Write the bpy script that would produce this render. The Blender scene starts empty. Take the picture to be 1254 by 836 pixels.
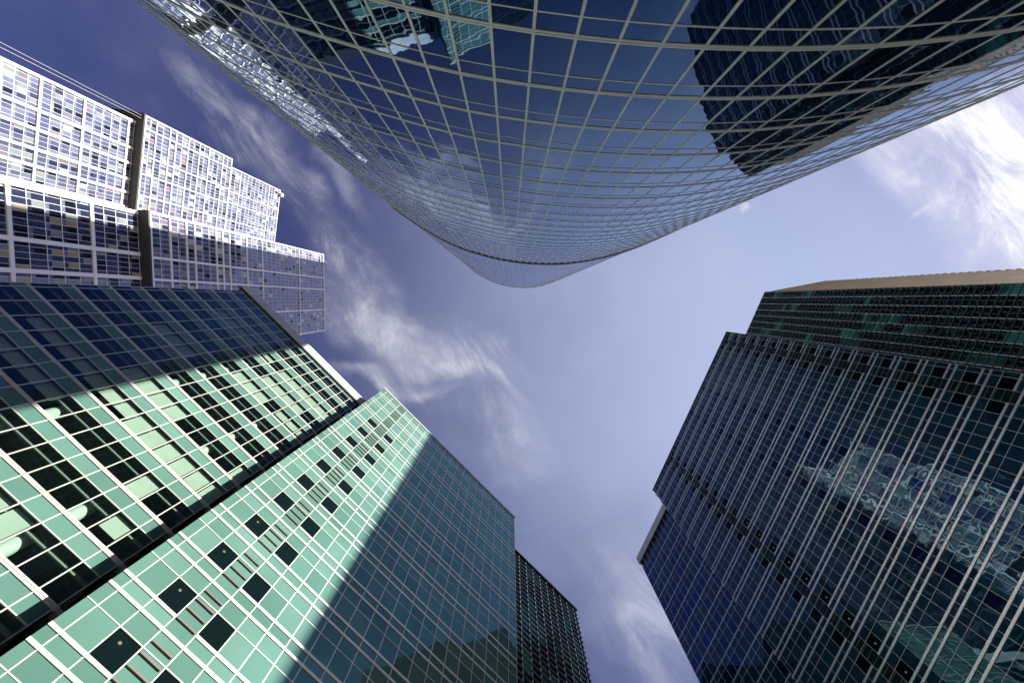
import bpy, math, random
import numpy as np
random.seed(7)
R = math.radians
# ------------------------------------------------------------------ camera model (used to place walls at real distances)
CX, CY, F, ZX, ZY = 627.0, 418.0, 627.0, 625.0, 368.0
def _basis():
    z = np.array([ZX-CX, ZY-CY, F]); z /= np.linalg.norm(z)
    x = np.array([1, 0, 0.])-z[0]*z; x /= np.linalg.norm(x)
    return np.array([x, np.cross(z, x), z])
BAS = _basis()
EYE = 1.6
def ray(u, v): return BAS@np.array([u-CX, v-CY, F])
def P(u, v, h):
    r = ray(u, v); p = r*(h/r[2]); return np.array([p[0], p[1]])
def pix(p):
    c = BAS.T@np.array([p[0], p[1], p[2]-EYE]); 
    if c[2] <= 0.01: return None
    return (CX+F*c[0]/c[2], CY+F*c[1]/c[2])

scene = bpy.context.scene
col = scene.collection
# ------------------------------------------------------------------ materials
MATS = {}
def nodes_of(m):
    m.use_nodes = True
    return m.node_tree.nodes, m.node_tree.links
def pbsdf(n): return next(x for x in n if x.type == 'BSDF_PRINCIPLED')
def plain(name, c, rough=.5, metal=0., ior=1.45, var=0.0, vscale=1.0, spec_tint=None):
    m = bpy.data.materials.new(name); n, l = nodes_of(m); b = pbsdf(n)
    b.inputs['Base Color'].default_value = (*c, 1); b.inputs['Roughness'].default_value = rough
    b.inputs['Metallic'].default_value = metal; b.inputs['IOR'].default_value = ior
    if spec_tint: b.inputs['Specular Tint'].default_value = (*spec_tint, 1)
    if var > 0:
        tc = n.new('ShaderNodeTexCoord'); nz = n.new('ShaderNodeTexNoise'); nz.inputs['Scale'].default_value = vscale
        nz.inputs['Detail'].default_value = 5
        mr = n.new('ShaderNodeMapRange'); mr.inputs['From Min'].default_value = .3; mr.inputs['From Max'].default_value = .7
        mr.inputs['To Min'].default_value = 1-var; mr.inputs['To Max'].default_value = 1+var
        mx = n.new('ShaderNodeMix'); mx.data_type = 'RGBA'; mx.blend_type = 'MULTIPLY'; mx.inputs[0].default_value = 1
        mx.inputs[6].default_value = (*c, 1)
        l.new(tc.outputs['Object'], nz.inputs['Vector']); l.new(nz.outputs['Fac'], mr.inputs['Value'])
        l.new(mr.outputs['Result'], mx.inputs[7]); l.new(mx.outputs[2], b.inputs['Base Color'])
    MATS[name] = m; return m
def glass(name, c, f0, f1=(.6, .85, 1), rough=.012, wave=.004, wscale=.35, var=.12, power=5):
    """coated facade glass: body colour under a tinted mirror coat that strengthens at grazing angles, slightly wavy like real float panes"""
    m = bpy.data.materials.new(name); n, l = nodes_of(m); n.clear()
    o = n.new('ShaderNodeOutputMaterial'); ad = n.new('ShaderNodeAddShader'); d = n.new('ShaderNodeBsdfDiffuse'); g = n.new('ShaderNodeBsdfGlossy')
    g.inputs['Roughness'].default_value = rough
    tc = n.new('ShaderNodeTexCoord'); nz = n.new('ShaderNodeTexNoise'); nz.inputs['Scale'].default_value = wscale; nz.inputs['Detail'].default_value = 1.5
    bp = n.new('ShaderNodeBump'); bp.inputs['Strength'].default_value = 1; bp.inputs['Distance'].default_value = wave
    l.new(tc.outputs['Object'], nz.inputs['Vector']); l.new(nz.outputs['Fac'], bp.inputs['Height']); l.new(bp.outputs['Normal'], g.inputs['Normal'])
    lw = n.new('ShaderNodeLayerWeight'); pw = n.new('ShaderNodeMath'); pw.operation = 'POWER'; pw.inputs[1].default_value = power; l.new(lw.outputs['Facing'], pw.inputs[0])
    mx = n.new('ShaderNodeMix'); mx.data_type = 'RGBA'; mx.inputs[6].default_value = (*f0, 1); mx.inputs[7].default_value = (*f1, 1)
    l.new(pw.outputs[0], mx.inputs[0]); l.new(mx.outputs[2], g.inputs['Color'])
    n2 = n.new('ShaderNodeTexNoise'); n2.inputs['Scale'].default_value = .12; n2.inputs['Detail'].default_value = 4; l.new(tc.outputs['Object'], n2.inputs['Vector'])
    mr = n.new('ShaderNodeMapRange'); mr.inputs['From Min'].default_value = .3; mr.inputs['From Max'].default_value = .7; mr.inputs['To Min'].default_value = 1-var; mr.inputs['To Max'].default_value = 1+var
    l.new(n2.outputs['Fac'], mr.inputs['Value'])
    mc = n.new('ShaderNodeMix'); mc.data_type = 'RGBA'; mc.blend_type = 'MULTIPLY'; mc.inputs[0].default_value = 1; mc.inputs[6].default_value = (*c, 1); l.new(mr.outputs['Result'], mc.inputs[7]); l.new(mc.outputs[2], d.inputs['Color'])
    l.new(d.outputs[0], ad.inputs[0]); l.new(g.outputs[0], ad.inputs[1]); l.new(ad.outputs[0], o.inputs['Surface'])
    MATS[name] = m; return m
def clear_glass(name, tint, refl_tint, ior=1.7):
    m = bpy.data.materials.new(name); n, l = nodes_of(m); n.clear()
    o = n.new('ShaderNodeOutputMaterial'); mx = n.new('ShaderNodeMixShader'); t = n.new('ShaderNodeBsdfTransparent'); g = n.new('ShaderNodeBsdfGlossy')
    fr = n.new('ShaderNodeMath'); fr.operation = 'MULTIPLY_ADD'; fr.inputs[1].default_value = .8; fr.inputs[2].default_value = .06
    lw = n.new('ShaderNodeLayerWeight'); pw = n.new('ShaderNodeMath'); pw.operation = 'POWER'; pw.inputs[1].default_value = 4.5; l.new(lw.outputs['Facing'], pw.inputs[0]); l.new(pw.outputs[0], fr.inputs[0])
    t.inputs['Color'].default_value = (*tint, 1); g.inputs['Color'].default_value = (*refl_tint, 1); g.inputs['Roughness'].default_value = .015
    tc = n.new('ShaderNodeTexCoord'); nz = n.new('ShaderNodeTexNoise'); nz.inputs['Scale'].default_value = .35
    bp = n.new('ShaderNodeBump'); bp.inputs['Distance'].default_value = .004
    l.new(tc.outputs['Object'], nz.inputs['Vector']); l.new(nz.outputs['Fac'], bp.inputs['Height']); l.new(bp.outputs['Normal'], g.inputs['Normal'])
    l.new(fr.outputs[0], mx.inputs[0]); l.new(t.outputs[0], mx.inputs[1]); l.new(g.outputs[0], mx.inputs[2]); l.new(mx.outputs[0], o.inputs['Surface'])
    MATS[name] = m; return m
def emit(name, c, s):
    m = bpy.data.materials.new(name); n, l = nodes_of(m); b = pbsdf(n)
    b.inputs['Base Color'].default_value = (.02, .02, .02, 1); b.inputs['Emission Color'].default_value = (*c, 1); b.inputs['Emission Strength'].default_value = s
    MATS[name] = m; return m
# aluminium, cladding
plain('pale_metal', (.90, .88, .82), .32, .75, 1.45, .06, .6)
plain('cream_metal', (.68, .645, .57), .4, .35, 1.45, .06, .6)
plain('grey_metal', (.40, .39, .37), .45, 0, 1.45, .06, .6)
plain('warm_metal', (.76, .72, .64), .38, 0, 1.5, .08, .5)
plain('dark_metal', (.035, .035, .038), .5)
plain('fin_metal', (.14, .135, .125), .5)
plain('brown_metal', (.13, .10, .085), .5)
plain('parapet_metal', (.60, .61, .62), .45, 0, 1.45, .08, .4)
plain('tan_clad', (.40, .30, .165), .6, 0, 1.45, .12, .3)
plain('white_frame', (.86, .84, .78), .5, 0, 1.45, .04, .3)
plain('dark_body', (.012, .014, .018), .7)
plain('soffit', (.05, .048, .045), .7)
plain('room_ceiling', (.10, .11, .10), .9)
plain('room_wall', (.020, .026, .026), .9)
plain('box_metal', (.24, .26, .24), .6)
plain('white_plaster', (.55, .56, .52), .7)
plain('roller_blind', (.46, .46, .42), .8, 0, 1.45, .06, .8)
plain('paving', (.14, .135, .13), .8, 0, 1.45, .2, .4)
# glass
def family(base, cols_, f0, f1, **k): return [glass('%s_%s' % (base, 'abcdefghi'[i]), c, f0, f1, **k) for i, c in enumerate(cols_)]
MINT = family('mint_glass', [(.084, .178, .150), (.073, .156, .132), (.096, .192, .163)], (.006, .028, .050), (.26, .52, .64), wave=.009, wscale=.45, var=.16)
TEAL = family('teal_glass', [(.006, .034, .052), (.008, .042, .060), (.005, .028, .046)], (.030, .056, .075), (.70, .78, .80), wave=.011, wscale=.5, power=4)
NAVY = family('navy_glass', [(.0025, .009, .024), (.002, .007, .020), (.003, .010, .027)], (.006, .050, .115), (.72, .84, 1), wave=.006, wscale=.7, power=3.8)
BLACKW = family('black_window_glass', [(.003, .008, .009)], (.004, .008, .010), (.2, .3, .3))
NAVYW = family('blue_window_glass', [(.002, .008, .024)], (.012, .026, .058), (.3, .5, .8))
DARKT = family('dark_teal_glass', [(.005, .022, .022), (.055, .27, .22), (.003, .009, .010), (.022, .11, .095)], (.015, .04, .045), (.4, .6, .6))  # the brighter teal tones paint glints into single panes
WPANE = [glass('white_tower_pane_%s' % nm, c, f0, (.7, .75, .9)) for nm, c, f0 in (('violet', (.070, .080, .140), (.10, .11, .16)), ('lilac', (.13, .145, .21), (.06, .06, .09)), ('dark', (.022, .028, .058), (.10, .11, .15)),
    ('cream', (.45, .44, .38), (.03, .03, .03)), ('grey', (.20, .225, .225), (.04, .04, .05)), ('black', (.008, .01, .018), (.03, .03, .05)), ('mauve', (.17, .14, .18), (.05, .05, .06)), ('straw', (.30, .27, .17), (.03, .03, .03)))]
clear_glass('clear_tinted', (.66, .80, .73), (.16, .50, .85))
emit('lamp_glow', (1, .8, .30), .09); emit('lamp_glow_green', (.8, 1, .7), .05)

# ------------------------------------------------------------------ mesh collecting
class MB:
    def __init__(s): s.v = []; s.f = []; s.m = []
    def quad(s, a, b, c, d, mi=0):
        i = len(s.v); s.v += [tuple(a), tuple(b), tuple(c), tuple(d)]; s.f.append((i, i+1, i+2, i+3)); s.m.append(mi)
    def hexa(s, p, mi=0):    # 4 lower + 4 upper corners
        i = len(s.v); s.v += [tuple(q) for q in p]
        for f in ((3, 2, 1, 0), (4, 5, 6, 7), (0, 1, 5, 4), (1, 2, 6, 5), (2, 3, 7, 6), (3, 0, 4, 7)):
            s.f.append(tuple(i+k for k in f)); s.m.append(mi)
    def prism(s, poly, z0, z1, mi=0):
        i = len(s.v); n = len(poly)
        zz0 = z0 if hasattr(z0, '__len__') else [z0]*n; zz1 = z1 if hasattr(z1, '__len__') else [z1]*n
        s.v += [(p[0], p[1], zz0[k]) for k, p in enumerate(poly)]+[(p[0], p[1], zz1[k]) for k, p in enumerate(poly)]
        for k in range(n):
            j = (k+1) % n; s.f.append((i+k, i+j, i+n+j, i+n+k)); s.m.append(mi)
        s.f.append(tuple(i+n+k for k in range(n))); s.m.append(mi); s.f.append(tuple(i+k for k in reversed(range(n)))); s.m.append(mi)
    def tube(s, a, b, r, seg=12, mi=0, cap=True):
        a = np.array(a, float); b = np.array(b, float); d = (b-a)/np.linalg.norm(b-a)
        x = np.cross(d, [0, 0, 1.] if abs(d[2]) < .9 else [1., 0, 0]); x /= np.linalg.norm(x); y = np.cross(d, x); i = len(s.v)
        for q in (a, b):
            for k in range(seg):
                t = 2*math.pi*k/seg; s.v.append(tuple(q+r*(math.cos(t)*x+math.sin(t)*y)))
        for k in range(seg):
            j = (k+1) % seg; s.f.append((i+k, i+j, i+seg+j, i+seg+k)); s.m.append(mi)
        if cap:
            s.f.append(tuple(i+k for k in reversed(range(seg)))); s.m.append(mi); s.f.append(tuple(i+seg+k for k in range(seg))); s.m.append(mi)
    def build(s, name, mats, parent=None, **props):
        me = bpy.data.meshes.new(name)
        off = np.array(ORG.get(parent.name, (0, 0, 0))) if parent else np.zeros(3)
        me.from_pydata([tuple(np.array(v)-off) for v in s.v], [], s.f)
        for m in (mats if isinstance(mats, list) else [mats]): me.materials.append(m if not isinstance(m, str) else MATS[m])
        if len(me.materials) > 1: me.polygons.foreach_set('material_index', s.m)
        me.update()
        o = bpy.data.objects.new(name, me); col.objects.link(o)
        if parent:
            o.parent = parent; ORG[o.name] = tuple(off)
        for k, v in props.items(): o[k] = v
        return o
ORG = {}
def thing(name, label, cat, xy, group=None):
    o = bpy.data.objects.new(name, None); col.objects.link(o)
    o.location = (xy[0], xy[1], 0); ORG[o.name] = (xy[0], xy[1], 0)
    o.empty_display_size = 3
    o['label'] = label; o['category'] = cat
    if group: o['group'] = group
    return o
class Fac:
    """one flat wall: t metres along it, h metres above eye level, o metres out towards the square"""
    def __init__(s, p0, p1, k=1.0):
        s.o = np.array(p0)*k; d = np.array(p1)-np.array(p0); s.d = d/np.linalg.norm(d); s.L = np.linalg.norm(d)*k
        n = np.array([-s.d[1], s.d[0]]); s.n = n if n@(-s.o) > 0 else -n
    def sunk(s, r):
        f = Fac(s.o, s.o+s.d); f.L = s.L; f.o = s.o-s.n*r; return f
    def p(s, t, h, o=0):
        q = s.o+s.d*t+s.n*o; return (q[0], q[1], h+EYE)
    def xy(s, t, o=0): return s.o+s.d*t+s.n*o
    def box(s, m, t0, t1, h0, h1, o0, o1, mi=0):
        m.hexa([s.p(t0, h0, o0), s.p(t1, h0, o0), s.p(t1, h0, o1), s.p(t0, h0, o1), s.p(t0, h1, o0), s.p(t1, h1, o0), s.p(t1, h1, o1), s.p(t0, h1, o1)], mi)
    def rail(s, m, t0, t1, h, w, o1, groove=0, gd=.04):
        prof = [(-w/2, -.05), (-w/2, o1)]+([(-groove/2, o1), (-groove/2, o1-gd), (groove/2, o1-gd), (groove/2, o1)] if groove else [])+[(w/2, o1), (w/2, -.05)]
        n = len(prof); i = len(m.v)
        for t in (t0, t1): m.v += [s.p(t, h+a, b) for a, b in prof]
        for k in range(n):
            j = (k+1) % n; m.f.append((i+k, i+j, i+n+j, i+n+k)); m.m.append(0)
        m.f.append(tuple(i+k for k in reversed(range(n)))); m.m.append(0); m.f.append(tuple(i+n+k for k in range(n))); m.m.append(0)
    def pane(s, t0, t1, h0, h1, o=0, tilt=.0022):
        a, b = random.gauss(0, tilt), random.gauss(0, tilt); w, g = (t1-t0)/2, (h1-h0)/2
        return [s.p(t0, h0, o-a*w-b*g), s.p(t1, h0, o+a*w-b*g), s.p(t1, h1, o+a*w+b*g), s.p(t0, h1, o-a*w+b*g)]
def shown_area(c):
    q = [pix(v) for v in c]
    if any(a is None for a in q): return 0
    cx = sum(a[0] for a in q)/4; cy = sum(a[1] for a in q)/4
    if not (-10 < cx < 1264 and -10 < cy < 846): return 0
    return abs(sum(q[i][0]*q[(i+1) % 4][1]-q[(i+1) % 4][0]*q[i][1] for i in range(4)))/2
def add_panes(parent, panes, keep=100, name='glass_pane', rest='glazing', vis=None):
    """the panes that show largest stand as parts of their own, the rest of the glazing as one part"""
    mats = []; 
    for _, m in panes:
        if m not in mats: mats.append(m)
    sc = sorted(range(len(panes)), key=lambda i: -(shown_area(panes[i][0]) if (vis is None or vis(panes[i][0])) else 0))
    big = set(sc[:keep])
    b = MB()
    for i, (c, m) in enumerate(panes):
        if i in big:
            q = MB(); q.quad(*c); q.build(name, m, parent)
        else: b.quad(*c, mi=mats.index(m))
    if b.f: b.build(rest, mats, parent, kind='stuff')
def add_rail(fac, T, t0, t1, h, w, o1, mat='cream_metal', name='floor_rail', groove=0, gd=.04):
    m = MB(); fac.rail(m, t0, t1, h, w, o1, groove, gd); return m.build(name, mat, T)
def add_boxes(parent, fac, boxes, name, rest, mat, keep=98):
    def ar(b):
        t0, t1, h0, h1, o0, o1 = b; return shown_area([fac.p(t0, h0, o1), fac.p(t1, h0, o1), fac.p(t1, h1, o1), fac.p(t0, h1, o1)])
    bs = sorted(boxes, key=lambda b: -ar(b))
    for b in bs[:keep]: single(fac, name, mat, parent, *b)
    if bs[keep:]:
        m = MB()
        for b in bs[keep:]: fac.box(m, *b)
        m.build(rest, mat, parent, kind='stuff')
def cols(a, p, n): return [a+p*i for i in range(n+1)]
def single(fac, name, mat, parent, *a):
    m = MB(); fac.box(m, *a); return m.build(name, mat, parent)

# ================================================================== GREEN OFFICE BLOCKS (lower left)
PODIUM = -EYE
# ---- block with black windows
fB = 1.08
B = Fac(P(472.6, 478.3, 76), P(629.7, 633.8, 76), fB)
def block_b():
    T = thing('office_block', 'mint green glass office block with black square windows in two columns beside dark slats', 'office building', B.xy(B.L/2, -10))
    HB = 76*fB
    m = MB(); B.box(m, -.38*fB, B.L, PODIUM, HB, -22, -.25); m.build('core', 'dark_body', T)
    ts = [-.4, .2]+[.2+1.38*i for i in range(1, 20)]; ts = [t*fB for t in ts if t*fB < B.L-.5]+[B.L]
    wcols = {2: 'win', 3: 'louvre', 4: 'win'}       # cells between ts[i], ts[i+1]
    panes = []; slats = []
    pitch = 4.12*fB; h00 = 19.15*fB-5*pitch; base = h00-pitch
    for k in range(-1, 19):
        r1 = h00+k*pitch; r2 = r1+.96*fB; th = r1+2.85*fB; nx = r1+pitch
        for hh in (r1, r2):
            if hh > HB-.6: continue
            for a, b in (((ts[0], ts[3]), (ts[4], ts[-1])) if hh == r2 and k < 18 else ((ts[0], ts[-1]),)): add_rail(B, T, a, b, hh, .22, .05)
        if th < HB-.3: single(B, 'transom', 'cream_metal', T, ts[0], ts[-1], th-.03, th+.03, -.05, .025)
        for i in range(len(ts)-1):
            a, b = ts[i], ts[i+1]; kind = wcols.get(i)
            if r1 > HB: continue
            top = min(nx, HB-.05)
            if kind == 'louvre' and 0 <= k:
                panes.append((B.pane(a, b, r1, top), random.choice(MINT)))
                for s in (.235, .43, .62, .81):
                    hh = r1+s*pitch
                    if hh < HB-.2: slats.append((a+.1, b-.1, hh-.055, hh+.055, 0, .10))
                continue
            panes.append((B.pane(a, b, r1, min(r2, HB-.05)), random.choice(MINT)))
            if r2 < HB-.3:
                if kind == 'win' and 2 <= k <= 15:
                    q = MB(); q.quad(*B.pane(a, b, r2, th, -.05)); w = q.build('dark_window', BLACKW[0], T)
                    if k % 1 == 0 and i == 2 and k < 9:
                        l = MB(); c = (a*.6+b*.4); hz = r2+(th-r2)*.72
                        l.tube(B.p(c, hz, -.06), B.p(c, hz, -.02), .09, 12); l.build('ceiling_lamp', 'lamp_glow', w)
                else: panes.append((B.pane(a, b, r2, min(th, HB-.05)), random.choice(MINT)))
            if th < HB-.3: panes.append((B.pane(a, b, th, top), random.choice(MINT)))
    add_panes(T, panes, 96); add_boxes(T, B, slats, 'louvre_slat', 'louvre_slats', 'brown_metal')
    for t in ts[1:]:
        single(B, 'mullion', 'cream_metal', T, t-.028, t+.028, PODIUM, HB, -.05, .02)
    q = MB(); B.box(q, ts[0]-.08, B.L+.1, HB-.02, HB+.5, -22, .12); q.build('roof_coping', 'grey_metal', T)
    # return wall at the right corner
    side = Fac(B.xy(B.L+.02, -22), B.xy(B.L+.02, 0)); side.n = B.d.copy()
    for k in range(0, 19):
        q = MB(); side.box(q, .1, 21.9, h00+k*pitch-.14, h00+k*pitch+.14, -.02, .05); q.build('side_rail', 'cream_metal', T)
    return T
block_b()

# ---- wing with clear windows
fA = .977
A = Fac(P(297, 356, 80), P(437, 494.5, 80), fA)
def block_a():
    T = thing('office_block', 'green office wing with clear windows showing pale blinds and round columns, under a grey parapet', 'office building', A.xy(A.L/2, -10))
    HA = 80*fA; pitch = 4.555*fA; h00 = 26.13*fA-5*pitch
    ts = [0]+[(.46+1.645*i)*fA for i in range(0, 16)]; ts = [t for t in ts if t < A.L-.3]+[A.L-.0]
    m = MB(); A.box(m, 0, A.L+2.2, PODIUM, HA, -24, -5.5); m.build('core', 'dark_body', T)
    m = MB(); A.box(m, -.02, .05, PODIUM, HA, -5.5, -.06); m.build('end_wall', 'dark_body', T)
    # dark recess between the two blocks
    m = MB(); A.box(m, A.L+.35, A.L+2.2, PODIUM, HA-.2, -5.5, -1.0); m.build('recess_wall', 'dark_body', T)
    panes = []; nrow = 18
    for k in range(-1, nrow):
        r = h00+k*pitch; th = r+pitch*.665; nx = r+pitch
        if r > HA-.5: continue
        add_rail(A, T, 0, A.L+.15, r, .34, .06, groove=.06, gd=.05)
        if k > 0:
            q = MB(); A.box(q, A.L+.15, A.L+.6, r-.14, r+.14, -.5, .05); q.build('bracket', 'grey_metal', T)
        if th < HA-.2: single(A, 'transom', 'cream_metal', T, 0, A.L+.05, th-.035, th+.035, -.05, .03)
        if k >= 0 and th < HA: single(A, 'blind_box', 'box_metal', T, .1, A.L-.1, th-.50, th-.26, -.62, -.50)
        # floor slab / ceiling
        single(A, 'floor_slab', 'room_ceiling', T, .06, A.L-.06, th+.05, min(nx, HA)-.1, -5.4, -.2)
        for i in range(len(ts)-1):
            a, b = ts[i], ts[i+1]
            if th < HA-.2: panes.append((A.pane(a, b, th, min(nx, HA)), random.choice(MINT)))
            panes.append((A.pane(a, b, r, min(th, HA)), MATS['clear_tinted']))
    add_panes(T, panes, 100)
    for t in ts: single(A, 'mullion', 'cream_metal', T, t-.035, t+.035, PODIUM, HA, -.05, .03)
    # blinds behind the panes
    rb = random.Random(5); nb = 0
    for k in range(1, nrow):
        r = h00+k*pitch; th = r+pitch*.665
        if th > HA: continue
        run = 0
        for i in range(1, len(ts)-1):
            if run == 0 and rb.random() < .2: run = rb.randint(1, 4); drop = rb.choice([.45, .55, 1, 1, .75])
            if run and nb < 90:
                run -= 1; a, b = ts[i]+.06, ts[i+1]-.06; nb += 1
                q = MB(); q.hexa([A.p(a, th-(th-r)*drop, -.34), A.p(b, th-(th-r)*drop, -.34), A.p(b, th-(th-r)*drop, -.31), A.p(a, th-(th-r)*drop, -.31), A.p(a, th, -.34), A.p(b, th, -.34), A.p(b, th, -.31), A.p(a, th, -.31)])
                q.build('window_blind', 'roller_blind', T)
    # round columns standing behind the glass
    for k in range(0, nrow):
        r = h00+k*pitch; th = r+pitch*.665
        for t in (12.5*fA, 20.2*fA):
            q = MB(); q.tube(A.p(t, r-.1, -1.3), A.p(t, min(th, HA)+.04, -1.3), .48, 20); q.build('round_column', 'white_plaster', T)
    # parapet fin
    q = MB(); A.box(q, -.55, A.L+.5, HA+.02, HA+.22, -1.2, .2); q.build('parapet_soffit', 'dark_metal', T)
    q = MB()
    A.box(q, -.6, A.L+.75, HA+.22, HA+2.9, -1.2, .35); q.build('parapet', 'parapet_metal', T)
    for i in range(1, 13): single(A, 'parapet_joint', 'dark_metal', T, -.6+i*2, -.57+i*2, HA+.22, HA+2.9, .35, .362)
    single(A, 'parapet_joint', 'dark_metal', T, -.6, A.L+.75, HA+1.5, HA+1.53, .35, .36)
block_a()

# ---- dark ribbed block to the right of B
C = Fac(P(630.8, 675.5, 73), P(703.9, 746.6, 73))
def block_c():
    T = thing('office_block', 'low dark green block wrapped in fine horizontal fins, right of the mint green block', 'office building', C.xy(C.L/2, -9))
    HC = 73
    q = MB(); C.box(q, -3, C.L, PODIUM, HC, -20, -.25); q.build('core', 'dark_body', T)
    ts = cols(-3.6, 1.43, 11)+[C.L]
    panes = []
    for k in range(19):
        h0, h1 = PODIUM+k*3.93, PODIUM+(k+1)*3.93
        for i in range(len(ts)-1): panes.append((C.pane(ts[i], ts[i+1], h0, min(h1, HC)), random.choice(DARKT+DARKT[:1]*2)))  # brighter tones mixed in at random as painted glints
    add_panes(T, panes, 60)
    for t in ts: single(C, 'mullion', 'dark_metal', T, t-.04, t+.04, PODIUM, HC, -.05, .08)
    n = 52
    for k in range(n):
        hh = 20+(HC-20)*k/n
        q = MB(); C.box(q, -3, C.L+.28, hh, hh+.13, .02, .14); C.box(q, C.L+.02, C.L+.28, hh, hh+.07, -20, .02)
        q.build('sun_fin', 'fin_metal', T)
    q = MB(); C.box(q, -3, C.L+.3, HC, HC+.25, -20, .3); q.build('roof_coping', 'dark_metal', T)
    add_boxes(T, C, [(t-.055, t+.055, 20+(HC-20)*k/n+.2, 20+(HC-20)*k/n+.72, .08, .13) for t in ts[1:-1] for k in range(n)], 'fin_clip', 'fin_clips', 'pale_metal')
block_c()

# ================================================================== DARK TEAL TOWER (right)
fR = .762
RF = Fac(P(890, 407.5, 120), P(800, 600, 120), fR)
def tower_r():
    T = thing('office_tower', 'dark teal glass tower with paired pale rails and columns of black windows, in shade', 'office building', RF.xy(RF.L/2, -12))
    HR = 120*fR; pitch = 4.2*fR; h00 = 70.41*fR-14*pitch
    q = MB(); RF.box(q, -.2, RF.L, PODIUM, HR, -17, -.25); q.build('core', 'dark_body', T)
    ts = [-.25]+[(.25+1.31*i)*fR for i in range(32)]+[RF.L]
    kinds = {1: 'win', 2: 'louvre', 3: 'win', 11: 'navy', 16: 'navy', 24: 'win', 25: 'louvre', 26: 'win'}
    panes = []; slats = []
    for k in range(-2, 26):
        r1 = h00+k*pitch; r2 = r1+.93*fR; th = r2+2.0*fR; nx = r1+pitch
        if r1 > HR-.3: continue
        for hh in (r1, r2):
            if hh > HR-.3: continue
            cuts = [ts[0], ts[2], ts[3], ts[25], ts[26], ts[-1]] if hh == r2 else [ts[0], ts[-1]]
            for a, b in zip(cuts[::2], cuts[1::2]): add_rail(RF, T, a, b+(.2 if b == ts[-1] else 0), hh, .21, .05, 'pale_metal')
        if th < HR-.2: single(RF, 'transom', 'cream_metal', T, ts[0], ts[-1], th-.018, th+.018, -.05, .015)
        for i in range(len(ts)-1):
            a, b = ts[i], ts[i+1]; kd = kinds.get(i)
            if kd == 'louvre':
                panes.append((RF.pane(a, b, r1, min(nx, HR)), DARKT[0]))
                for s in (.2, .42, .64, .86):
                    hh = r1+s*pitch
                    if hh < HR-.2: slats.append((a+.05, b-.05, hh-.035, hh+.035, 0, .05))
                continue
            panes.append((RF.pane(a, b, r1, min(r2, HR)), random.choice(TEAL)))
            if kd and r2 < HR-.4 and k >= 0:
                w = MB(); w.quad(*RF.pane(a, b, r2, min(th, HR), -.04)); wo = w.build('dark_window', BLACKW[0] if kd == 'win' else NAVYW[0], T)
                if i == 24 and k < 18:
                    l = MB(); c = a*.5+b*.5; hz = r2+(th-r2)*.45
                    l.tube(RF.p(c, hz, -.03), RF.p(c, hz, .02), .07, 10); l.build('ceiling_lamp', 'lamp_glow_green', wo)
            elif r2 < HR: panes.append((RF.pane(a, b, r2, min(th, HR)), random.choice(TEAL)))
            if th < HR-.2: panes.append((RF.pane(a, b, th, min(nx, HR)), random.choice(TEAL)))
    add_panes(T, panes, 96); add_boxes(T, RF, slats, 'louvre_slat', 'louvre_slats', 'brown_metal')
    for t in ts: single(RF, 'mullion', 'cream_metal', T, t-.015, t+.015, PODIUM, HR, -.05, .015)
    q = MB(); RF.box(q, -.25, RF.L+.1, HR, HR+.3, -17, .08); q.build('roof_coping', 'dark_metal', T)
tower_r()

fW = .70
WG = Fac(P(816, 624.5, 120), P(784.5, 689, 120), fW)
def wing_r():
    T = thing('office_block', 'dark blue glass wing with grey parapet, set back beside the teal tower', 'office building', WG.xy(WG.L/2, -10))
    H = 120*fW; pitch = 4.38*fW; h00 = 65.3*fW-15*pitch
    q = MB(); WG.box(q, -8, WG.L, PODIUM, H, -20, -.25); q.build('core', 'dark_body', T)
    ts = cols(WG.L-14*1.53*fW, 1.53*fW, 14); ts[-1] = WG.L
    panes = []
    for k in range(-2, 27):
        r = h00+k*pitch; th = r+pitch*.665; nx = r+pitch
        if r > H-.2: continue
        add_rail(WG, T, ts[0], ts[-1], r, .18, .04, 'pale_metal')
        if th < H-.2: single(WG, 'transom', 'cream_metal', T, ts[0], ts[-1], th-.022, th+.022, -.05, .02)
        for i in range(len(ts)-1):
            if th < H: panes.append((WG.pane(ts[i], ts[i+1], th, min(nx, H)), random.choice(TEAL)))
            panes.append((WG.pane(ts[i], ts[i+1], r, min(th, H)), random.choice(NAVY+TEAL)))
    add_panes(T, panes, 90)
    for t in ts: single(WG, 'mullion', 'pale_metal', T, t-.022, t+.022, PODIUM, H, -.05, .02)
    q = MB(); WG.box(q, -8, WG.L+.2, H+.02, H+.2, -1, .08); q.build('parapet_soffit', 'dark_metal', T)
    q = MB(); WG.box(q, -8, WG.L+.3, H+.2, H+2.1, -1.2, .15); q.build('parapet', 'parapet_metal', T)
    for i in range(1, 10): single(WG, 'parapet_joint', 'dark_metal', T, -8+i*2, -7.97+i*2, H+.2, H+2.1, .15, .162)
    single(WG, 'parapet_joint', 'dark_metal', T, -8, WG.L+.3, H+1.1, H+1.13, .15, .16)
wing_r()

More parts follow.
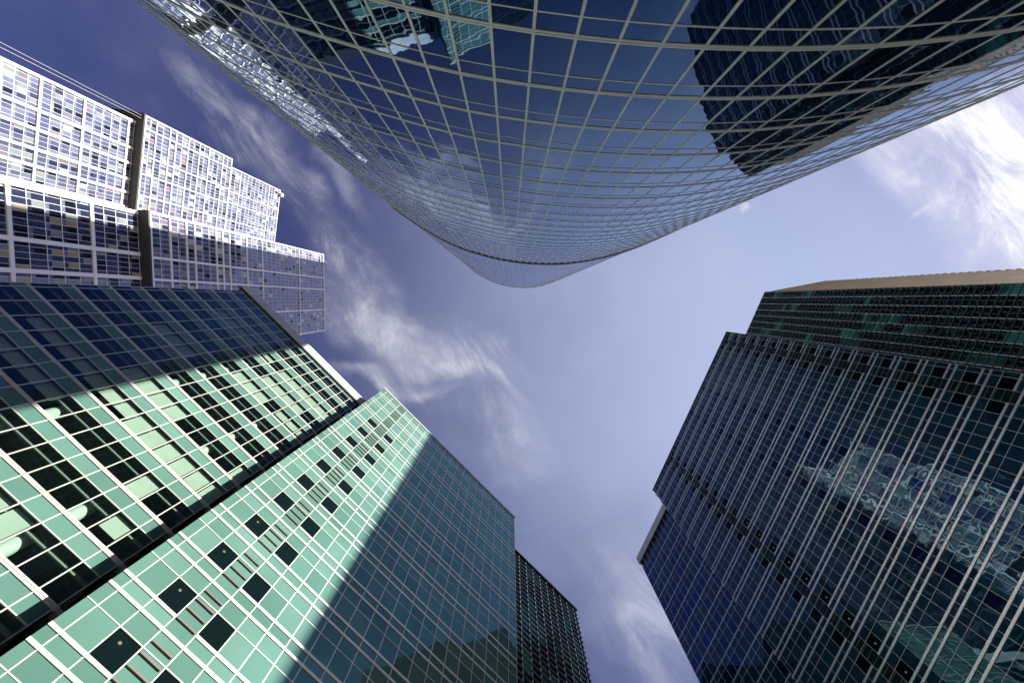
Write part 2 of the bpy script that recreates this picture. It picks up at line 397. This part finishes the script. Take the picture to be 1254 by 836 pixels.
# ---- finned tower behind with the tan side
kU = .612
U = Fac(P(936, 358, 210*kU), P(914, 407, 210*kU))
def tower_u():
    H = 210*kU; tanp = P(1007.6, 344.4, H)
    T = thing('high_rise_tower', 'dark tower with brown sun fins and a tan metal side, behind the teal tower', 'office building', U.xy(12, -15))
    L = 26
    S = Fac(U.xy(0), tanp)
    poly = [U.xy(.05, -.3), U.xy(L, -.3), U.xy(L, -24), tanp+np.array([5, 16]), tanp+np.array([-.2, .3])]
    q = MB(); q.prism(poly, 0, H+EYE-.05); q.build('core', 'dark_body', T)
    ts = cols(-.1, 2.58*kU, 15); L = ts[-1]; pitch = 2.06*kU; panes = []
    nf = 82; hA = 28
    rr = random.Random(3)
    glint_run = {}
    for k in range(int((H+EYE)/pitch)+1):
        h0 = -EYE+k*pitch; h1 = min(h0+pitch, H)
        if h1-h0 < .2: continue
        for i in range(len(ts)-1):
            if rr.random() < .07: glint_run[i] = rr.randint(1, 4)
            m = DARKT[2] if rr.random() < .6 else DARKT[0]
            if glint_run.get(i, 0) > 0: glint_run[i] -= 1; m = rr.choice((DARKT[1], DARKT[3], DARKT[3]))  # short runs of panes with a teal highlight put into their colour
            panes.append((U.pane(ts[i], ts[i+1], h0, h1), m))
    add_panes(T, panes, 90)
    for i, t in enumerate(ts): single(U, 'mullion', 'pale_metal' if 1 <= i <= 8 else 'grey_metal', T, t-.06, t+.06, -EYE, H, -.05, .05)
    for k in range(nf):
        hh = hA+(H-hA)*k/nf
        q = MB(); U.box(q, -.15, L, hh-.06, hh+.06, .05, .12); q.build('sun_fin', 'brown_metal', T)
    q = MB(); q.tube(S.p(S.L-.4, H, -.5), S.p(S.L-.4, H+3.2, -.5), .09, 8); q.build('roof_mast', 'grey_metal', T)
    # tan side, clad in courses of metal tiles
    q = MB(); S.box(q, .05, S.L, -EYE, H+.1, -.3, 0); q.build('side_cladding', 'tan_clad', T)
    q = MB()
    for k in range(100):
        hh = hA+(H-hA)*(k+.5)/100; S.box(q, .05, S.L, hh-.04, hh+.04, .004, .05)
    q.build('cladding_ribs', 'tan_clad', T)
    for k in range(60):
        hh = hA+(H-hA)*(k+.5)/60; single(S, 'edge_tooth', 'tan_clad', T, S.L-.05, S.L+.22, hh-.3, hh+.3, -.02, .09)
tower_u()

# ================================================================== WHITE RESIDENTIAL TOWERS (left)
def white_pane_mat(rr, bias):
    x = rr.random()
    if bias < 0: return WPANE[2] if x < .46 else WPANE[5] if x < .84 else WPANE[4] if x < .92 else WPANE[7]
    if x < .40: return WPANE[0]
    if x < .58: return WPANE[1]
    if x < .70: return WPANE[2]
    if x < .70+bias: return WPANE[3]
    if x < .80+bias: return WPANE[4]
    if x < .92: return WPANE[5] if x > .86 else WPANE[4]
    return WPANE[6]
def white_block(T, fac, t0, t1, h0, h1, piers, levels, floor, rr, panes, pier_w=.75, lev_w=.8, bias=.08, depth=30, modw=1.35):
    q = MB(); fac.box(q, t0, t1, h0, h1, -depth, -.3); q.build('core', 'dark_body', T)
    piers = [t for t in piers if t0-.1 <= t <= t1+.1]; lv = sorted({h0, h1} | {h for h in levels if h0 < h < h1})
    pt = [t0]+piers+[t1] if (not piers or piers[0]-t0 > 1) else piers+[t1]
    for t in piers:
        a = max(t-pier_w/2, t0); q = MB(); fac.box(q, a, a+pier_w, h0, h1, -.3, .18); q.build('white_pier', 'white_frame', T)
    for h in lv:
        a = min(max(h-lev_w/2, h0), h1-lev_w); q = MB(); fac.box(q, t0, t1, a, a+lev_w, -.28, .15); q.build('white_band', 'white_frame', T)
    nst = 0
    for j in range(len(lv)-1):
        n = max(1, round((lv[j+1]-lv[j])/floor)); fh = (lv[j+1]-lv[j])/n
        for k in range(n):
            a, b = lv[j]+k*fh, lv[j]+(k+1)*fh
            if k and a > 88: single(fac, 'spandrel_line', 'white_frame', T, t0, t1, a-.06, a+.06, -.26, -.12)
            for i in range(len(pt)-1):
                m = max(1, round((pt[i+1]-pt[i])/modw)); w = (pt[i+1]-pt[i])/m
                for c in range(m):
                    mat = white_pane_mat(rr, bias)
                    s = .28
                    panes.append((fac.pane(pt[i]+c*w, pt[i]+(c+1)*w, a, a+(b-a)*s, -.2), (WPANE[1] if rr.random() < .7 else WPANE[4]) if bias >= 0 else (WPANE[2] if rr.random() < .7 else WPANE[1])))
                    panes.append((fac.pane(pt[i]+c*w, pt[i]+(c+1)*w, a+(b-a)*s, b, -.2), mat))
    # slim vertical bars between panes
    for i in range(len(pt)-1):
        m = max(1, round((pt[i+1]-pt[i])/modw)); w = (pt[i+1]-pt[i])/m
        for c in range(1, m):
            t = pt[i]+c*w; single(fac, 'glazing_bar', 'white_frame', T, t-.032, t+.032, h0, h1, -.26, -.14)
def tower_w1():
    H = 290; a, b = (343.4, 233.8), (335.7, 298.5)
    W = Fac(P(*a, H), P(*b, H)); W.L = 40
    T = thing('apartment_tower', 'farther white framed apartment tower of stacked shifted blocks, behind the other white tower', 'apartment tower', W.xy(15, -15), 'white apartment towers')
    rr = random.Random(11); panes = []
    lo = W.sunk(2.6); k = 1+2.6/135.3
    lev_lo = [184*k, 177*k, 159.3*k, 144.9*k, 134*k, 120*k, 106*k, 90*k, 76*k, 60*k, 45*k, 30*k, 15*k]
    white_block(T, lo, -1.0, 42, -EYE, 182.6*k, [-1.0, 8.4, 13.6, 19.0, 23.6, 28.6, 34, 39], lev_lo, 3.6, rr, panes, .8, .75, .04)
    lev = [277.4, 248.5, 240, 232.9, 222.6, 215.9, 208.7, 201.2, 197.6, 190.2]
    white_block(T, W, -3.8, 42, 184.3, 240, [-3.8, .6, 9.9, 16.2, 23.6, 31, 38], lev, 3.6, rr, panes, .5, .5, .07)
    white_block(T, W, -.3, 42, 240.05, 290, [-.3, 10.6, 15.6, 23.6, 31, 38], lev, 3.6, rr, panes, .42, .45, .04)
    add_panes(T, panes, 100, 'window_pane')
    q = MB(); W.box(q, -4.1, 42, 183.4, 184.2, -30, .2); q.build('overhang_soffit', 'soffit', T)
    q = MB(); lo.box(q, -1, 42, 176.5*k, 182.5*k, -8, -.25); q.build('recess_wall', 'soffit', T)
    # gondola cables hanging off the roof edge
    for t, o in ((-3.6, .8), (-5.2, .4)):
        q = MB(); q.tube(W.p(t, 20, -1.5), W.p(t*.6, 183, -.5), .06, 6); q.build('roof_cable', 'grey_metal', T)
    q = MB(); W.box(q, 1, 3, 289, 292.5, .4, 1.0); W.box(q, 1.2, 1.6, 286, 289, .5, .9); q.build('roof_hoist', 'grey_metal', T)
tower_w1()
def tower_w2():
    k2 = .886; H = 290*k2
    W = Fac(P(396.2, 314.4, 290), P(398, 406, 290), k2); Lw = W.L
    T = thing('apartment_tower', 'nearer white framed apartment tower with wide dark lower windows, partly hidden by the green wing', 'apartment tower', W.xy(15, -15), 'white apartment towers')
    rr = random.Random(12); panes = []
    lo = W.sunk(2.4); kk = k2*(1+2.4/93.)
    white_block(T, lo, -1.1, Lw, -EYE, 150.6*kk, [-1.1, 9.8, 15.9, 22, 29], [130.5*kk, 109*kk, 92*kk, 76*kk, 60*kk, 44*kk, 28*kk, 12*kk], 3.6, rr, panes, .9, .9, -1)
    lev = [h*k2 for h in (256.5, 218.7, 206, 193.5, 189, 184.8, 172.4, 168, 160)]
    white_block(T, W, -1.2, Lw, 151.2*k2, H, [-1.2, 10.5, 16.2, 26.1, Lw-.8], lev, 3.7, rr, panes, .6, .6, .06)
    add_panes(T, panes, 100, 'window_pane')
    q = MB(); W.box(q, -1.4, Lw+.1, 150.4*k2, 151.1*k2, -30, .2); q.build('overhang_soffit', 'soffit', T)
    q = MB(); lo.box(q, -1, Lw, 145.5*kk, 150.4*kk, -8, -.25); q.build('recess_wall', 'soffit', T)
    q = MB(); W.box(q, 2.5, 4.5, H+.1, H+2.6, .2, .8); q.build('roof_hoist', 'grey_metal', T)
tower_w2()

# ================================================================== CURVED TOWER (top)
def tower_curved():
    ctrl = [(-21, -33), (-25.5, -28), (-26.6, -23.5), (-25, -20.05), (-22, -17.65), (-19, -15.6), (-15.1, -13.3), (-12.5, -12.0), (-9.7, -10.8), (-6.6, -9.85), (-3.2, -8.95), (-.6, -8.45), (2, -8.1), (4.65, -7.87), (7.3, -7.76), (9.8, -7.78), (12.3, -7.92), (15.8, -8.37), (20, -9.25), (25.7, -10.9), (32, -13.5), (40, -17.2), (48, -21.3), (53, -25.5), (55, -31)]
    c = np.array(ctrl, float); pts = []
    for i in range(1, len(c)-2):
        for s in np.linspace(0, 1, 24, endpoint=False):
            a, b, d, e = c[i-1], c[i], c[i+1], c[i+2]
            pts.append(.5*((2*b)+(-a+d)*s+(2*a-5*b+4*d-e)*s**2+(-a+3*b-3*d+e)*s**3))
    pts = np.array(pts); seg = np.linalg.norm(np.diff(pts, axis=0), axis=1); S = np.concatenate([[0], np.cumsum(seg)])
    i0 = np.argmin(np.linalg.norm(pts-np.array([-.62, -8.45]), axis=1)); s0 = S[i0]; step = 1.33
    n0 = -int(s0/step); n1 = int((S[-1]-s0)/step)
    ss = [s0+step*k for k in range(n0, n1+1)]
    q = np.array([[np.interp(s, S, pts[:, 0]), np.interp(s, S, pts[:, 1])] for s in ss]); N = len(q)
    nor = []
    for i in range(N):
        d = q[min(i+1, N-1)]-q[max(i-1, 0)]; d /= np.linalg.norm(d); nn = np.array([-d[1], d[0]]); nor.append(nn if nn[1] > -.99 and nn@np.array([0, 1]) > -.2 or nn@(q[i]-np.array([10, -40])) > 0 else -nn)
    nor = np.array(nor)
    for i in range(N):
        if nor[i]@(q[i]-np.array([12, -35])) < 0: nor[i] *= -1
    T = thing('curved_tower', 'huge curved blue glass tower looming overhead with a fine pale grid of rails', 'office building', (12, -28))
    Hr = np.array([310+min(22, max(0, (x-8)*.9)) for x in q[:, 0]]); HP = 3.9; h0 = 16.4545-5*HP
    back = [(40, -44), (10, -49), (-12, -44)]
    inner = [tuple(q[i]-nor[i]*.3) for i in range(N)]
    m = MB(); m.prism(inner+back, 0, list(Hr+EYE-.1)+[310]*3); m.build('core', 'dark_body', T)
    # back wall
    m = MB(); bw = [tuple(q[-1])]+back+[tuple(q[0])]
    for a, b in zip(bw[:-1], bw[1:]):
        m.quad((*a, 0), (*b, 0), (*b, 311), (*a, 311))
    m.build('back_wall', NAVY[0], T)
    def pane(i, a, b):
        x, y = q[i], q[i+1]; n = nor[i]; u, v = random.gauss(0, .003), random.gauss(0, .003); w = .66; g = (b-a)/2
        f = lambda p, o, h: (p[0]+n[0]*o, p[1]+n[1]*o, h+EYE)
        return [f(x, -u*w-v*g, a), f(y, u*w-v*g, a), f(y, u*w+v*g, b), f(x, -u*w+v*g, b)]
    panes = []; nfl = int((312-h0)/HP)
    def ring(m, h, w, o1, i0=0, groove=0, gd=.035):
        prof = [(-w/2, -.05), (-w/2, o1)]+([(-groove/2, o1), (-groove/2, o1-gd), (groove/2, o1-gd), (groove/2, o1)] if groove else [])+[(w/2, o1), (w/2, -.05)]
        n = len(prof); b = len(m.v)
        for i in range(i0, N):
            for a, o in prof:
                p = q[i]+nor[i]*o; m.v.append((p[0], p[1], h+a+EYE))
        for i in range(N-1-i0):
            for k in range(n):
                j = (k+1) % n; m.f.append((b+i*n+k, b+i*n+j, b+(i+1)*n+j, b+(i+1)*n+k)); m.m.append(0)
    LED = 109.7
    for k in range(0, nfl+7):
        r = h0+k*HP; th = r+2.78; nx = r+HP
        if r > 330: break
        for i in range(N-1):
            top = min(Hr[i], Hr[i+1])
            if r < top: panes.append((pane(i, r, min(th, top)), random.choice(NAVY)))
            if th < top: panes.append((pane(i, th, min(nx, top)), random.choice(NAVY)))
        ii = [i for i in range(N-1) if min(Hr[i], Hr[i+1]) > r+.4]
        if not ii: continue
        a = min(ii)
        if k < 96:
            m = MB()
            if r < LED+2:
                ring(m, r, .25, .035, a, .07)
            else: ring(m, r, .13, .02, a)
            m.build('floor_rail', 'warm_metal', T)
            if r < LED and k < 30:
                m = MB(); ring(m, th, .06, .02, a); m.build('transom', 'warm_metal', T)
    add_panes(T, panes, 98, vis=lambda c: c[0][1] > -22)
    for i in range(N):
        m = MB(); x = q[i]; n = nor[i]; d = np.array([-n[1], n[0]]); w = .065
        sec = [(0, .048), (45, .052), (62, .085), (110, .11), (Hr[i]+EYE, .12)]; b0 = 0
        for z, w in sec:
            for a, o in ((-w, -.05), (w, -.05), (w, .022), (-w, .022)):
                p = x+d*a+n*o; m.v.append((p[0], p[1], z))
        for r_ in range(len(sec)-1):
            for k in range(4):
                j = (k+1) % 4; m.f.append((r_*4+k, r_*4+j, r_*4+4+j, r_*4+4+k)); m.m.append(0)
        e = 4*(len(sec)-1); m.f.append((e, e+1, e+2, e+3)); m.m.append(0)
        m.build('mullion', 'warm_metal', T)
    m = MB(); ring(m, LED, .55, .22); m.build('ledge', 'brown_metal', T)
    m = MB()
    for i in range(N-1):
        P4 = []
        for up in (-.5, .35):
            for (j, o) in ((i, -.5), (i+1, -.5), (i+1, .15), (i, .15)):
                p = q[j]+nor[j]*o; P4.append((p[0], p[1], Hr[j]+up+EYE))
        m.hexa(P4)
    m.build('roof_coping', 'grey_metal', T)
tower_curved()

# ================================================================== GROUND
g = MB(); g.quad((-2500, -2500, 0), (2500, -2500, 0), (2500, 2500, 0), (-2500, 2500, 0)); go = g.build('ground', 'paving'); go['kind'] = 'structure'

# ================================================================== SUN, SKY
AZ = math.atan2(-.31, 1.0); EL = R(29.2)
SUN = np.array([math.cos(EL)*math.cos(AZ), math.cos(EL)*math.sin(AZ), math.sin(EL)])
sl = bpy.data.lights.new('sun', 'SUN'); sl.energy = 5.0; sl.angle = R(.55); sl.color = (1, .95, .86)
so = bpy.data.objects.new('sun', sl); col.objects.link(so)
import mathutils
so.rotation_euler = mathutils.Vector(SUN).to_track_quat('Z', 'Y').to_euler(); so.location = (0, 0, 400)

w = bpy.data.worlds.new('World'); scene.world = w; w.use_nodes = True
n, l = w.node_tree.nodes, w.node_tree.links; n.clear()
out = n.new('ShaderNodeOutputWorld'); bg = n.new('ShaderNodeBackground'); bg.inputs['Strength'].default_value = .055
sky = n.new('ShaderNodeTexSky'); sky.sky_type = 'NISHITA'; sky.sun_disc = False
sky.sun_elevation = EL; sky.sun_rotation = math.atan2(SUN[0], SUN[1]); sky.air_density = 1.0; sky.dust_density = .5; sky.ozone_density = 1.6; sky.altitude = 200
def node(t, **k):
    x = n.new(t)
    for a, b in k.items(): setattr(x, a, b)
    return x
def math_(op, a, b=None, clamp=False):
    x = node('ShaderNodeMath', operation=op, use_clamp=clamp)
    for i, v in enumerate((a, b)):
        if v is None: continue
        if isinstance(v, (int, float)): x.inputs[i].default_value = v
        else: l.new(v, x.inputs[i])
    return x.outputs[0]
tc = node('ShaderNodeTexCoord'); sp = node('ShaderNodeSeparateXYZ'); l.new(tc.outputs['Generated'], sp.inputs[0])
zz = math_('MAXIMUM', sp.outputs[2], .08)
gx = math_('DIVIDE', sp.outputs[0], zz); gy = math_('DIVIDE', sp.outputs[1], zz)
cb = node('ShaderNodeCombineXYZ'); l.new(gx, cb.inputs[0]); l.new(gy, cb.inputs[1]); G = cb.outputs[0]
def gpt(u, v):
    r = ray(u, v); return (r[0]/r[2], r[1]/r[2])
wz = node('ShaderNodeTexNoise'); wz.inputs['Scale'].default_value = 3.2; wz.inputs['Detail'].default_value = 6; l.new(G, wz.inputs['Vector'])
wv = node('ShaderNodeVectorMath', operation='SUBTRACT'); wv.inputs[1].default_value = (.5, .5, .5); l.new(wz.outputs['Color'], wv.inputs[0])
wm = node('ShaderNodeVectorMath', operation='MULTIPLY'); wm.inputs[1].default_value = (.30, .30, 0); l.new(wv.outputs[0], wm.inputs[0])
wa = node('ShaderNodeVectorMath', operation='ADD'); l.new(G, wa.inputs[0]); l.new(wm.outputs[0], wa.inputs[1]); GW = wa.outputs[0]
def ellipse(u, v, ra, rb, ang):
    mp = node('ShaderNodeMapping', vector_type='TEXTURE'); a = gpt(u, v)
    mp.inputs['Location'].default_value = (a[0], a[1], 0); mp.inputs['Rotation'].default_value = (0, 0, R(ang)); mp.inputs['Scale'].default_value = (ra/627, rb/627, 1)
    l.new(GW, mp.inputs[0]); ln = node('ShaderNodeVectorMath', operation='LENGTH'); l.new(mp.outputs[0], ln.inputs[0])
    mr = node('ShaderNodeMapRange', interpolation_type='SMOOTHERSTEP'); mr.inputs['From Min'].default_value = 1; mr.inputs['From Max'].default_value = 0
    l.new(ln.outputs['Value'], mr.inputs['Value']); return mr.outputs[0]
def noise(scale, detail, dist, ang=0, sx=1, sy=1, rough=.55, off=0):
    mp = node('ShaderNodeMapping', vector_type='TEXTURE'); mp.inputs['Rotation'].default_value = (0, 0, R(ang)); mp.inputs['Scale'].default_value = (sx, sy, 1); mp.inputs['Location'].default_value = (off, off, 0)
    l.new(G, mp.inputs[0]); nz = node('ShaderNodeTexNoise'); nz.inputs['Scale'].default_value = scale; nz.inputs['Detail'].default_value = detail
    nz.inputs['Distortion'].default_value = dist; nz.inputs['Roughness'].default_value = rough; l.new(mp.outputs[0], nz.inputs['Vector']); return nz.outputs['Fac']
def ramp(x, a, b):
    mr = node('ShaderNodeMapRange', interpolation_type='SMOOTHSTEP'); mr.inputs['From Min'].default_value = a; mr.inputs['From Max'].default_value = b; l.new(x, mr.inputs['Value']); return mr.outputs[0]
CLOUDS = [  # u, v, along, across, angle, weight   (wispy band, right-hand cirrus, low veil)
    (270, 130, 150, 40, 55, .30), (350, 235, 170, 45, 58, .42), (400, 200, 120, 25, 65, .30), (450, 380, 200, 60, 50, .50), (560, 440, 130, 42, 22, .50), (630, 530, 120, 70, 40, .40), (480, 468, 120, 16, 6, .50), (570, 460, 70, 18, 15, .45),
    (1190, 180, 300, 130, 42, 1.2), (1330, 260, 260, 240, 20, 1.1), (800, 770, 190, 120, 60, .42), (860, 640, 140, 100, 40, .22), (931, 250, 10, 7, 60, .9), (1140, 266, 45, 8, -18, .45)]
tot = None
for (u, v, a, b, ang, wt) in CLOUDS:
    x = math_('MULTIPLY', ellipse(u, v, a, b, ang), wt); tot = x if tot is None else math_('ADD', tot, x)
n1 = ramp(noise(5.5, 15, .6, 50, 1.7, .65, .70), .40, .72); n2 = ramp(noise(2.0, 5, .3), .30, .65)
fine = math_('ADD', math_('MULTIPLY', n1, .85), math_('MULTIPLY', n2, .35))
cl = math_('MULTIPLY', tot, fine, True)
thin = math_('MULTIPLY', ramp(noise(2.4, 8, .4, 40, 1.4, .8, .6, 3.1), .42, .8), .05)
veil = math_('MULTIPLY', ellipse(980, 450, 760, 680, 30), .64)
cl = math_('MAXIMUM', cl, thin)
tint = node('ShaderNodeMix', data_type='RGBA', blend_type='MULTIPLY'); tint.inputs[0].default_value = 1; tint.inputs[7].default_value = (.62, .50, .80, 1)
l.new(sky.outputs[0], tint.inputs[6])
mixc = node('ShaderNodeMix', data_type='RGBA'); mixc.inputs[7].default_value = (7.2, 7.2, 7.7, 1)
mixv = node('ShaderNodeMix', data_type='RGBA'); mixv.inputs[7].default_value = (4.9, 5.7, 7.7, 1)
l.new(veil, mixv.inputs[0]); l.new(tint.outputs[2], mixv.inputs[6])
l.new(cl, mixc.inputs[0]); l.new(mixv.outputs[2], mixc.inputs[6]); l.new(mixc.outputs[2], bg.inputs['Color']); l.new(bg.outputs[0], out.inputs[0])

# ================================================================== CAMERA, RENDER
cam = bpy.data.cameras.new('camera'); co = bpy.data.objects.new('camera', cam); col.objects.link(co)
rt, dn, fw = BAS@np.array([1, 0, 0.]), BAS@np.array([0, 1, 0.]), BAS@np.array([0, 0, 1.])
M = mathutils.Matrix(((rt[0], -dn[0], -fw[0], 0), (rt[1], -dn[1], -fw[1], 0), (rt[2], -dn[2], -fw[2], EYE), (0, 0, 0, 1)))
co.matrix_world = M; cam.sensor_width = 36; cam.lens = 18.0*627/627; cam.clip_start = .1; cam.clip_end = 6000
scene.camera = co
vs = scene.view_settings; vs.view_transform = 'Standard'; vs.look = 'None'; vs.exposure = 1.33; vs.gamma = 1
